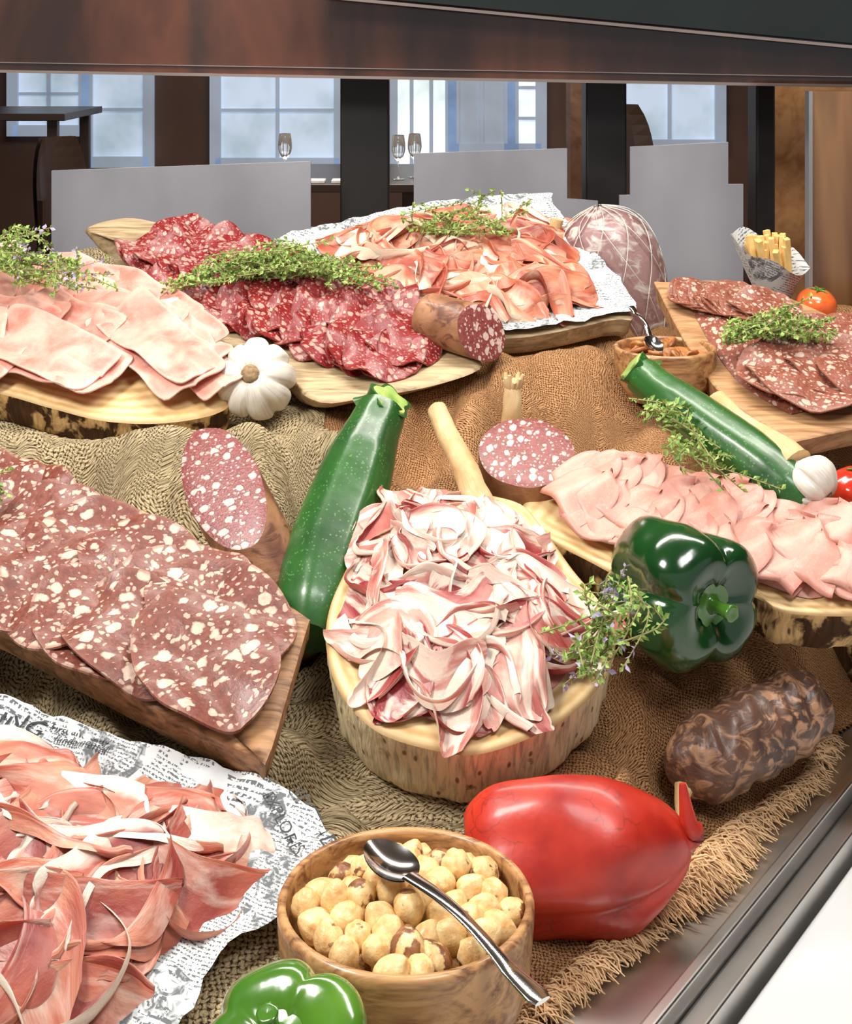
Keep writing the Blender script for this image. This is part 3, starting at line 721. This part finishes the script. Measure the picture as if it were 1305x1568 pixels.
# ---------------------------------------------------------------- garlic
def garlic(name,loc,ax,r,stem=None,root=True):
    b=Buf(); M=axmat(loc,ax,.2,(r,r,r))
    pr=[(.0,-.62),(.2,-.66),(.32,-.72),(.62,-.66),(.92,-.36),(1.0,.0),(.9,.36),(.6,.62),(.32,.78),(.2,.95),(.15,1.1)]
    lathe(b,M,pr,90,9,.16,0,26,sharp=2.2,dn=.10)
    if root:
        lathe(b,M,[(.0,-.76),(.16,-.78),(.24,-.68),(.22,-.5)],24,0,0,1)
    if stem: tube(b,stem[0],stem[1],18,30,mi=2,nzs=.12)
    return b.obj(name,[m_gar,m_root,m_gst])
garlic('garlic_bulb',(-.160,1.345,1.232),(.10,.88,-.42),.037)
garlic('garlic_bulb.001',(.306,1.138,1.199),(-.55,.45,.45),.023,([(.297,1.150,1.208),(.284,1.175,1.219),(.265,1.215,1.228),(.255,1.25,1.234)],[.016,.011,.0085,.0105]))
def gstem(name,pts,rad):
    b=Buf(); tube(b,pts,rad,16,26,nzs=.15); return b.obj(name,m_gst)
gstem('garlic_stem',[(.046,1.12,1.175),(.032,1.15,1.205),(.018,1.18,1.225),(.009,1.205,1.240)],[.013,.0105,.009,.0085])
b=Buf(); tube(b,[(.074,1.265,1.19),(.076,1.265,1.225),(.077,1.268,1.243)],[.010,.0085,.0075],16,16,nzs=.1)
for k in range(14):
    a=k*.52; tube(b,[(.077,1.267,1.238),(.077+.006*cos(a),1.267+.005*sin(a),1.246),(.078+.009*cos(a),1.267+.008*sin(a),1.250+.003*(k%3))],[.003,.0030,.0015],6,6,mi=0)
b.obj('garlic_stem.001',[m_gst])

# ---------------------------------------------------------------- salami pieces
def cutlog(name,c0,ax,r,L,cn,mats,end='round',sq=1.,seed=0):
    c0=Vector(c0); ax=Vector(ax).normalized(); cn=Vector(cn).normalized(); b=Buf()
    x=ax.cross(Vector((0,0,1))).normalized(); y=x.cross(ax); ns=48
    rows=[];U=[];n=22
    for i in range(n+1):
        f=i/n; row=[];ur=[]
        for j in range(ns):
            a=2*pi*j/ns; rr=r*(1+.03*nz(cos(a)*2,sin(a)*2+f*2,seed))
            if end=='round' and f>.8: rr*=math.sqrt(max(.02,1-((f-.8)/.2)**2))
            rv=x*(rr*cos(a))+y*(rr*sin(a)*sq)
            off=-(rv.dot(cn))/(ax.dot(cn))
            row.append(c0+rv+ax*(off*(1-f)+L*f)); ur.append((j/ns*10,f*L*100))
        rows.append(row);U.append(ur)
    b.grid(rows,U,None,1,True); b.poly(rows[-1],1)
    G=[];UU=[];A=[]
    u1=(rows[0][0]-c0).normalized(); u2=cn.cross(u1)
    for r_ in[0,.25,.5,.75,.9,.96,1.]:
        row=[c0+(p-c0)*r_+cn*(.0012*(1-r_**6)) for p in rows[0]]; G.append(row)
        UU.append([((p-c0).dot(u1)*100+seed*7,(p-c0).dot(u2)*100) for p in row]); A.append([r_*.965]*ns)
    b.grid(G,UU,A,0,True); return b.obj(name,mats)
cutlog('halved_salami',(-.160,1.13,1.199),(.50,-.26,-.80),.030,.145,(-.22,-.62,.62),[m_cut,m_cas],seed=1)
cutlog('halved_salami.001',(.084,1.20,1.206),(.05,.25,-1),.040,.045,(-.02,-.45,.9),[m_cut,m_cas],'flat',seed=2)
cutlog('halved_salami.002',(.054,1.395,1.266),(-.75,.55,.10),.026,.075,(.55,-.8,.28),[m_cut,m_cas],seed=3)
b=Buf(); M=axmat((.218,1.66,1.270),(-.22,-.05,1),0,(1,1,1))
lathe(b,M,[(0,-.095),(.03,-.09),(.05,-.06),(.057,-.01),(.057,.03),(.048,.062),(.03,.08),(.012,.088),(0,.09)],56,0,0,0,30,dn=.10)
tube(b,[M@Vector((-.02,-.045,.085)),M@Vector((-.022,-.056,.06)),M@Vector((-.022,-.060,.04))],[.008,.007,.003],10,10,mi=1)
for k in range(10):
    a=k*pi/5
    for s_ in(-1,1):
        tube(b,[M@Vector((q[0]*cos(a+s_*.5*q[2]),q[0]*sin(a+s_*.5*q[2]),q[1])) for q in[(.006,.092,0),(.034,.081,.4),(.0515,.062,.8),(.0600,.03,1.3),(.0600,-.01,1.9),(.053,-.06,2.5)]],[.0005,.0005],4,20,mi=2)
b.obj('whole_cured_salami',[m_mold,m_gst,m_gar])
b=Buf(); tube(b,[(.174,.988,1.043),(.184,.996,1.045),(.216,1.018,1.049),(.250,1.041,1.054),(.282,1.063,1.058),(.287,1.066,1.059)],[.010,.024,.0285,.029,.029,.029,.029,.029,.028,.022],44,60,nzs=.14)
tube(b,[(.178,.988,1.036),(.174,.977,1.026),(.177,.969,1.014)],[.007,.004,.005],10,12,mi=1)
b.obj('cured_salami_stick',[m_dks,m_gst])

# ---------------------------------------------------------------- peppers
BP=[(0,-.78),(.22,-.86),(.5,-.95),(.78,-.86),(.93,-.5),(.97,-.05),(1.0,.35),(.95,.68),(.72,.86),(.42,.80),(.2,.66),(.0,.6)]
def bell(name,loc,ax,r,mat,roll=0,lob=4,sq=(1,1,1)):
    b=Buf(); M=axmat(loc,ax,roll,(r*sq[0],r*sq[1],r*sq[2])); lathe(b,M,BP,96,lob,.22,0,44,sharp=1.8,dn=.12)
    lathe(b,M,[(.30,.74),(.2,.72),(.13,.72),(.10,.80),(.09,.95),(.12,1.1),(.12,1.14),(0,1.13)],30,5,.1,1,20)
    return b.obj(name,[mat,m_gp2])
bell('green_bell_pepper',(.186,1.055,1.146),(.50,-.80,.02),.052,m_gpp,.6,4,(1,.97,.95))
bell('green_bell_pepper.001',(-.066,.695,1.045),(-.2,-.3,.9),.046,m_gp2,.9,4,(1,1,.9))
b=Buf(); M=axmat((.094,.888,1.047),(.93,.02,.06),.4,(.047,.049,.070))
lathe(b,M,[(0,-.8),(.3,-.92),(.6,-.98),(.9,-.75),(1.0,-.3),(.98,.1),(.86,.45),(.62,.75),(.36,.93),(.14,1.0),(0,1.0)],96,3,.20,0,44,sharp=2.,dn=.16)
tube(b,[M@Vector((0,.15,.94)),M@Vector((.0,.22,1.02)),(.162,.884,1.068),(.159,.888,1.090)],[.010,.006,.0040,.002],14,18)
b.obj('red_bell_pepper',[m_red])
def ball(name,loc,r,mat,st=True):
    b=Buf(); M=axmat(loc,(.1,-.2,1),0,(r,r,r)); lathe(b,M,[(0,-.85),(.5,-.8),(.9,-.4),(1,0),(.9,.45),(.5,.78),(.15,.8),(0,.74)],48,5,.04,0,24)
    for k in range(5):
        a=k*1.256; tube(b,[M@Vector((0,0,.78)),M@Vector((.25*cos(a),.25*sin(a),.86)),M@Vector((.5*cos(a),.5*sin(a),.82))],[r*.06,r*.07,r*.01],6,6,mi=1)
    b.obj(name,[mat,m_gp2])
ball('red_tomato',(.366,1.215,1.165),.026,m_tom)
ball('orange_tomato',(.425,1.56,1.262),.022,m_otm)

# ---------------------------------------------------------------- bowls
def bowl(name,loc,R0,h,base=.7,th=.005,parent=None):
    b=Buf(); M=Matrix.Translation(loc)
    pr=[(0,0),(R0*base*.9,0),(R0*base,.003),(R0*(base+.18),h*.3),(R0*.985,h*.68),(R0,h*.97),(R0-.001,h),(R0-th+.001,h),(R0-th,h*.97),(R0*.985-th,h*.68),(R0*(base+.1)-th,h*.25),(R0*.5,.008),(0,.008)]
    lathe(b,M,pr,72,0,0,0,60); return b.obj(name,m_bowl,parent=parent)
bowl('wooden_bowl',BC,.072,.068,.76)
b=Buf()
def nut(p,r):
    q=Matrix.Translation(p)@Matrix.Rotation(R.uniform(0,6.3),4,Vector((R.gauss(0,1),R.gauss(0,1),R.gauss(0,1))).normalized())@Matrix.Diagonal((r,r*R.uniform(.90,1.),r*R.uniform(.95,1.12),1))
    t=R.random(); t=.33 if t<.62 else (.50 if t<.90 else .70); P=[];A=[]; sd=R.uniform(0,50)
    for i in range(13):
        f=pi*i/12; row=[]
        for j in range(20):
            a=2*pi*j/20; k=1+.06*cos(7*a)*sin(f)+.08*nz(sin(f)*cos(a)*1.5+sd,sin(f)*sin(a)*1.5,cos(f)*1.5); z=cos(f)*(1+.25*max(0,cos(f))**6)
            row.append(q@Vector((sin(f)*cos(a)*k,sin(f)*sin(a)*k,z)))
        P.append(row); A.append([t+(.22 if i>9 else 0)]*20)
    b.grid(P,None,A,0,True)
for lay,(zz,rad) in enumerate([(.030,.050),(.044,.056),(.059,.060)]):
    sp=.0166
    for i in range(-5,6):
        for j in range(-5,6):
            x=(i+.5*(j%2)+.3*lay)*sp; y=j*sp*.866; rr=math.hypot(x,y)
            if rr<rad: nut(Vector((BC[0]+x+R.uniform(-.0025,.0025),BC[1]+y+R.uniform(-.0025,.0025),BC[2]+zz+(.009*(1-(rr/rad)**2) if lay==2 else 0)+R.uniform(-.0045,.004))),R.uniform(.0078,.0094))
b.obj('hazelnuts',m_nut)
def spoon(name,head,tip,r=.016,w=.0045,up=Vector((0,0,1))):
    b=Buf(); h=Vector(head); t=Vector(tip); d=(t-h).normalized(); x=d.cross(up).normalized()
    n=x.cross(d); n=n if n.z>0 else -n
    for lay in(0,1):
        G=[]
        for i in range(9):
            f=i/8; row=[]
            for j in range(32):
                a=2*pi*j/32; rx=r*.72*f*(1+.12*cos(a)); ry=r*f
                row.append(h+x*(rx*sin(a))+d*(ry*cos(a))+n*(-.0045*(1-f*f)-(.0008 if lay else 0)))
            G.append(row)
        b.grid(G,None,None,0,True)
    L=(t-h).length; P=[]
    for i in range(26):
        f=i/25; s_=r*.85+(L-r*.85)*f; ww=w*(.75+.25*abs(2*f-1)+ (.45 if f>.7 else 0)*((f-.7)/.3)); arch=.005*sin(pi*min(1,f*1.3))
        if f>.97: ww*=.7
        c=h+d*s_+n*arch; P.append([c+x*(ww*cos(a))+n*(.0014*sin(a)) for a in [2*pi*k/12 for k in range(12)]])
    b.grid(P,None,None,0,True); b.poly(P[-1]); return b.obj(name,m_spn)
spoon('steel_spoon',(-.020,.806,1.090),(.058,.712,1.073),.019,.0050)
bowl('wooden_bowl.001',(.2335,1.40,1.200),.050,.052,.7)
b=Buf()
for k in range(40):
    a=R.uniform(0,6.28); rr=.040*math.sqrt(R.random()); p=Vector((.2335+rr*cos(a),1.40+rr*sin(a),1.243+R.uniform(-.004,.006)))
    M=axmat(p,(R.gauss(0,.5),R.gauss(0,.5),1),a,(.012,.008,.004)); lathe(b,M,[(0,-.7),(.8,-.5),(1,0),(.9,.5),(.5,.3),(0,.1)],16,3,.2,0,10,dn=.2)
b.obj('sun_dried_tomatoes',m_drt)
spoon('steel_spoon.001',(.222,1.392,1.256),(.205,1.43,1.285),.012,.003)
bowl('wooden_bowl.002',(.375,1.165,1.12),.040,.045,.7)
slab('bark_log_piece',Fr((.378,1.215,1.055),.02),mm('-40,-18 0,-24 40,-20 60,0 40,22 0,25 -38,18 -46,0'),.05,[m_topP,m_bkD],n=60,seed=9,rough=.003)

# ---------------------------------------------------------------- fries in paper cone
b=Buf(); M=axmat((.392,1.60,1.243),(-.12,-.1,1),0)
P=[];U=[]
for i in range(13):
    f=i/12; row=[];ur=[]
    for j in range(41):
        a=2*pi*1.08*j/40-2.2; r=.008+.036*f; h=.075*f+(.022*f**3)*cos(a-3.6)+(.004*sin(5*a))*f**4
        row.append(M@Vector((r*cos(a),r*sin(a)*.9,h))); ur.append((a*r*100+i*.1,h*100))
    P.append(row);U.append(ur)
b.grid(P,U); b.obj('newspaper_cone',m_news)
b=Buf()
for k in range(34):
    x,y=R.uniform(-.024,.026),R.uniform(-.022,.022); dx,dy=R.gauss(0,.15)+x*5,R.gauss(0,.12)
    q=axmat(M@Vector((x*.6,y*.6,.03)),M.to_3x3()@Vector((dx,dy,1)),R.uniform(0,1.5)); w=.0032; L=R.uniform(.048,.066)
    b.box((-w,-w,0),(w,w,L),0,q)
b.obj('french_fries',m_fri,False,bevel=.0008)
bowl('wooden_cup',(.392,1.60,1.205),.022,.045,.85,.003)

# ---------------------------------------------------------------- frosted panels, case structure
m_fro=NT('frosted_panel',.35,coat=.2); m_fro.col(m_fro.ramp(m_fro.noise(m_fro.mapp(m_fro.ob(),(3,3,1.5)),1.5,4)[0],[(.3,(.20,.20,.225)),(.7,(.34,.34,.37))])); m_fro=m_fro.m
def pan(name,poly,y=2.0):
    b=Buf(); a=[Vector((x,y,z)) for x,z in poly]; c=[v+Vector((0,.006,0)) for v in a]
    b.poly(a); b.poly(c[::-1])
    for i in range(len(a)): j=(i+1)%len(a); b.poly([a[j],a[i],c[i],c[j]])
    b.obj(name,m_fro,False)
pan('frosted_panel',[(-.523,1.0),(-.11,1.0),(-.11,1.285),(-.161,1.29),(-.161,1.382),(-.523,1.369)])
pan('frosted_panel.001',[(-.017,1.0),(.24,1.0),(.24,1.327),(.197,1.33),(.197,1.40),(-.017,1.393)])
pan('frosted_panel.002',[(.27,1.0),(.443,1.0),(.443,1.35),(.422,1.35),(.422,1.409),(.285,1.402),(.285,1.335),(.27,1.335)])
m_blk=M_plain('black_steel',(.02,.018,.018),.4,sc=5)
b=Buf()
for x0,x1 in((-.127,-.055),(.237,.297),(.489,.517)):
    b.box((x0,2.12,1.0),(x1,2.18,1.50))
b.obj('display_case_posts',m_blk,False,bevel=.003)
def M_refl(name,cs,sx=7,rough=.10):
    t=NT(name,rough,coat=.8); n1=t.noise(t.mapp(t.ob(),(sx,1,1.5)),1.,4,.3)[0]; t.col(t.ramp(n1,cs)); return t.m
m_can=M_refl('canopy_painted_reflections',[(.3,(.010,.006,.006)),(.46,(.035,.014,.009)),(.6,(.12,.042,.022)),(.75,(.03,.02,.018))],5,.05)  # red-brown and dark bands painted in as reflections on dark glass
m_cop2=M_plain('chrome_trim',(.80,.62,.52),.2,1.,sc=3)
def seg(b,p,q,w,h,mi=0,dy=0):
    p=Vector(p);q=Vector(q); L=(q-p).length; d=(q-p).normalized()
    M=Matrix.Translation(p)@d.to_track_quat('X','Z').to_matrix().to_4x4(); b.box((0,0,0),(L,w,h),mi,M)
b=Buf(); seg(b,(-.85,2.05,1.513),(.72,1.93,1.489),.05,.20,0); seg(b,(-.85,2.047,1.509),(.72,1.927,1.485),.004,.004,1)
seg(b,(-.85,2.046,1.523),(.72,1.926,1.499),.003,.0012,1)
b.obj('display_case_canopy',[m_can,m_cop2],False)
b=Buf(); seg(b,(-.16,1.90,1.609),(.62,1.90,1.535),.02,.004,0); seg(b,(-.16,1.895,1.616),(.62,1.895,1.542),.02,.08,1)
b.obj('canopy_shelf',[m_cop2,M_plain('dark_glass',(.015,.02,.018),.08,sc=3)],False)
m_sid=M_refl('glass_painted_reflections',[(.3,(.03,.015,.008)),(.5,(.11,.045,.018)),(.62,(.22,.11,.045)),(.75,(.06,.035,.02))])  # brown streaks put into the colour for wood reflected in the pane
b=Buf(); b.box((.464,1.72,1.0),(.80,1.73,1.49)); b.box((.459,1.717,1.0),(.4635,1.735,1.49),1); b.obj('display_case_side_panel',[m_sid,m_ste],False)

# ---------------------------------------------------------------- room
m_wall=M_plain('dark_wall',(.11,.06,.045),.7,sc=1.5,var=.2)
m_flo=M_wood('floor_wood',(.10,.05,.03),(.25,.13,.07),.1)
m_cei=M_plain('ceiling_plaster',(.25,.2,.17),.8,sc=2)
YW=9.; K=YW/2194
def box(name,lo,hi,mat,bev=0): 
    b=Buf(); b.box(lo,hi); return b.obj(name,mat,False,bevel=bev)
box('floor',(-6,-1.5,-.05),(6,9.2,0),m_flo); box('ceiling',(-6,-1.5,3.0),(6,9.2,3.05),m_cei)
box('wall_left',(-6.1,-1.5,0),(-6,9.2,3),m_wall); box('wall_right',(6,-1.5,0),(6.1,9.2,3),m_wall); box('wall_back',(-6,9.05,0),(6,9.2,3),m_wall)
m_blu=M_emit('daylight_blue',(.46,.57,.72),.78,(.24,.35,.42)); m_day=M_emit('daylight_bright',(.72,.82,.90),1.0,(.28,.40,.36)); m_gry=M_emit('shutter_grey',(.30,.37,.46),.5)  # the shutter's own emission stands in for daylight on it
wn=[0]
def window(px0,px1,pyb,mat,mull=1,bars=0,top=2.6):
    wn[0]+=1; x0=(px0-652)*K; x1=(px1-652)*K; zb=CZ-(pyb-63)*K; b=Buf(); y=9.0
    b.box((x0,y,zb),(x1,y+.03,top),0)
    f=.035
    for lo,hi in(((x0-f,y-.03,zb-f),(x0+f,y,top)),((x1-f,y-.03,zb-f),(x1+f,y,top)),((x0,y-.03,zb-f),(x1,y,zb+f))): b.box(lo,hi,1)
    for k in range(1,mull+1):
        xm=x0+(x1-x0)*k/(mull+1); b.box((xm-.012,y-.02,zb),(xm+.012,y,top),1)
    for k in range(bars):
        zz=zb+(1.45-zb)*(k+1)/(bars+1); b.box((x0,y-.02,zz-.010),(x1,y,zz+.010),1)
    b.obj('window_%d'%wn[0],[mat,M_emit('window_frame_%d'%wn[0],(.32,.40,.52),.48)],False)  # frames glow too: daylight on them is put in as emission
window(20,130,200,m_blu,1,1); window(134,228,248,m_blu,0,1); window(330,520,250,m_blu,1,1); window(600,690,265,m_day,2,0)
window(694,780,228,m_gry,1,0); window(785,828,228,m_day,0,2); window(947,1102,222,m_blu,1,0)
box('wall_column',(.262,2.60,0),(.342,2.68,3),M_wood('pine_column',(.22,.10,.05),(.38,.20,.11),.3,dirx=False))
box('wall_pine_partition',(.555,2.42,0),(.95,2.46,3),M_wood('orange_pine',(.55,.22,.06),(.80,.40,.15),.3,dirx=False))
m_dkw=M_plain('dark_furniture',(.035,.022,.018),.35,sc=6)
def table(name,x0,x1,y0,y1,z):
    b=Buf(); b.box((x0,y0,z-.035),(x1,y1,z))
    for x in(x0+.05,x1-.1):
        for y in(y0+.05,y1-.1): b.box((x,y,0),(x+.05,y+.05,z-.03))
    b.obj(name,m_dkw,False,bevel=.004)
def chair(name,x,y,seat,rot=0):
    M=Matrix.Translation((x,y,0))@Matrix.Rotation(rot,4,'Z'); b=Buf()
    b.box((-.21,-.2,seat-.05),(.21,.2,seat),0,M)
    for sx in(-.2,.16):
        for sy in(-.19,.15): b.box((sx,sy,0),(sx+.035,sy+.035,seat-.04),0,M)
    P=[]
    for i in range(9):
        f=i/8; w=.20*math.sqrt(1-(f*.85)**3); P.append([M@Vector((w*q,.19+.06*(1-q*q)+.04*f,seat+.08+.38*f)) for q in[-1,-.6,-.2,.2,.6,1]])
    b.grid(P); P2=[[p+M.to_3x3()@Vector((0,.02,0)) for p in r] for r in P]; b.grid([r[::-1] for r in P2])
    for s_ in(-.19,.17): b.box((s_,.18,seat-.02),(s_+.02,.21,seat+.2),0,M)
    b.obj(name,m_dkw,False)
table('dining_table',-2.6,-1.74,6.9,7.7,1.20); table('dining_table.001',-.75,.0,6.0,7.0,.95)
chair('dining_chair',-1.42,6.3,.66,1.2); chair('dining_chair.001',-1.85,5.4,.80,.2)
chair('dining_chair.002',.92,6.3,.80,.3); chair('dining_chair.003',1.40,5.2,.85,-.3)
m_gl=NT('clear_glass',.03); m_gl.b.inputs['Transmission Weight'].default_value=.9; m_gl.col((.9,.93,.95)); m_gl=m_gl.m
for k,(x,y) in enumerate([(-.12,6.2),(-.05,6.3),(-.62,6.3)]):
    b=Buf(); M=Matrix.Translation((x,y,.951))@Matrix.Scale(.8,4); lathe(b,M,[(.0,0),(.035,.002),(.006,.008),(.004,.09),(.025,.12),(.038,.16),(.036,.21),(.031,.24)],24,0,0,0,24); b.obj('wine_glass'+('.%03d'%k if k else ''),m_gl)
b=Buf()
for k in range(5): b.box((-.70+k*.1,6.05,.951),(-.63+k*.1,6.15,.96))
b.obj('table_settings',M_plain('linen_white',(.8,.8,.8),.6),False)

# ---------------------------------------------------------------- lights, world, camera
def area(name,loc,tgt,sx,sy,e,c=(1,1,1)):
    l=bpy.data.lights.new(name,'AREA'); l.shape='RECTANGLE'; l.size=sx; l.size_y=sy; l.energy=e; l.color=c
    o=bpy.data.objects.new(name,l); scene.collection.objects.link(o); o.location=loc
    o.rotation_euler=(Vector(tgt)-Vector(loc)).to_track_quat('-Z','Y').to_euler(); return o
area('display_case_light',(.1,1.40,2.05),(.0,1.15,1.1),1.4,.10,15,(1,.95,.88))
area('added_key_light',(-.6,.70,2.0),(0,1.1,1.1),.26,.26,13,(1,.97,.92))  # key light added front-left for highlights, not a fitting of the case
area('ceiling_light',(.5,.1,2.8),(0,1.2,1.1),.6,.6,20,(1,.99,.97))
area('ceiling_light.001',(0,5.5,2.9),(0,5.5,0),3,2,170,(1,.85,.7))
w=bpy.data.worlds.new('world'); scene.world=w; w.use_nodes=True
w.node_tree.nodes['Background'].inputs[0].default_value=(.90,.91,.95,1); w.node_tree.nodes['Background'].inputs[1].default_value=.42
cam=bpy.data.cameras.new('camera'); co=bpy.data.objects.new('camera',cam); scene.collection.objects.link(co)
co.location=(0,0,CZ); co.rotation_euler=(pi/2,0,0)
cam.sensor_fit='HORIZONTAL'; cam.sensor_width=36; cam.lens=36*2194/1305; cam.shift_y=-(784-63)/1305; cam.clip_start=.01
scene.camera=co
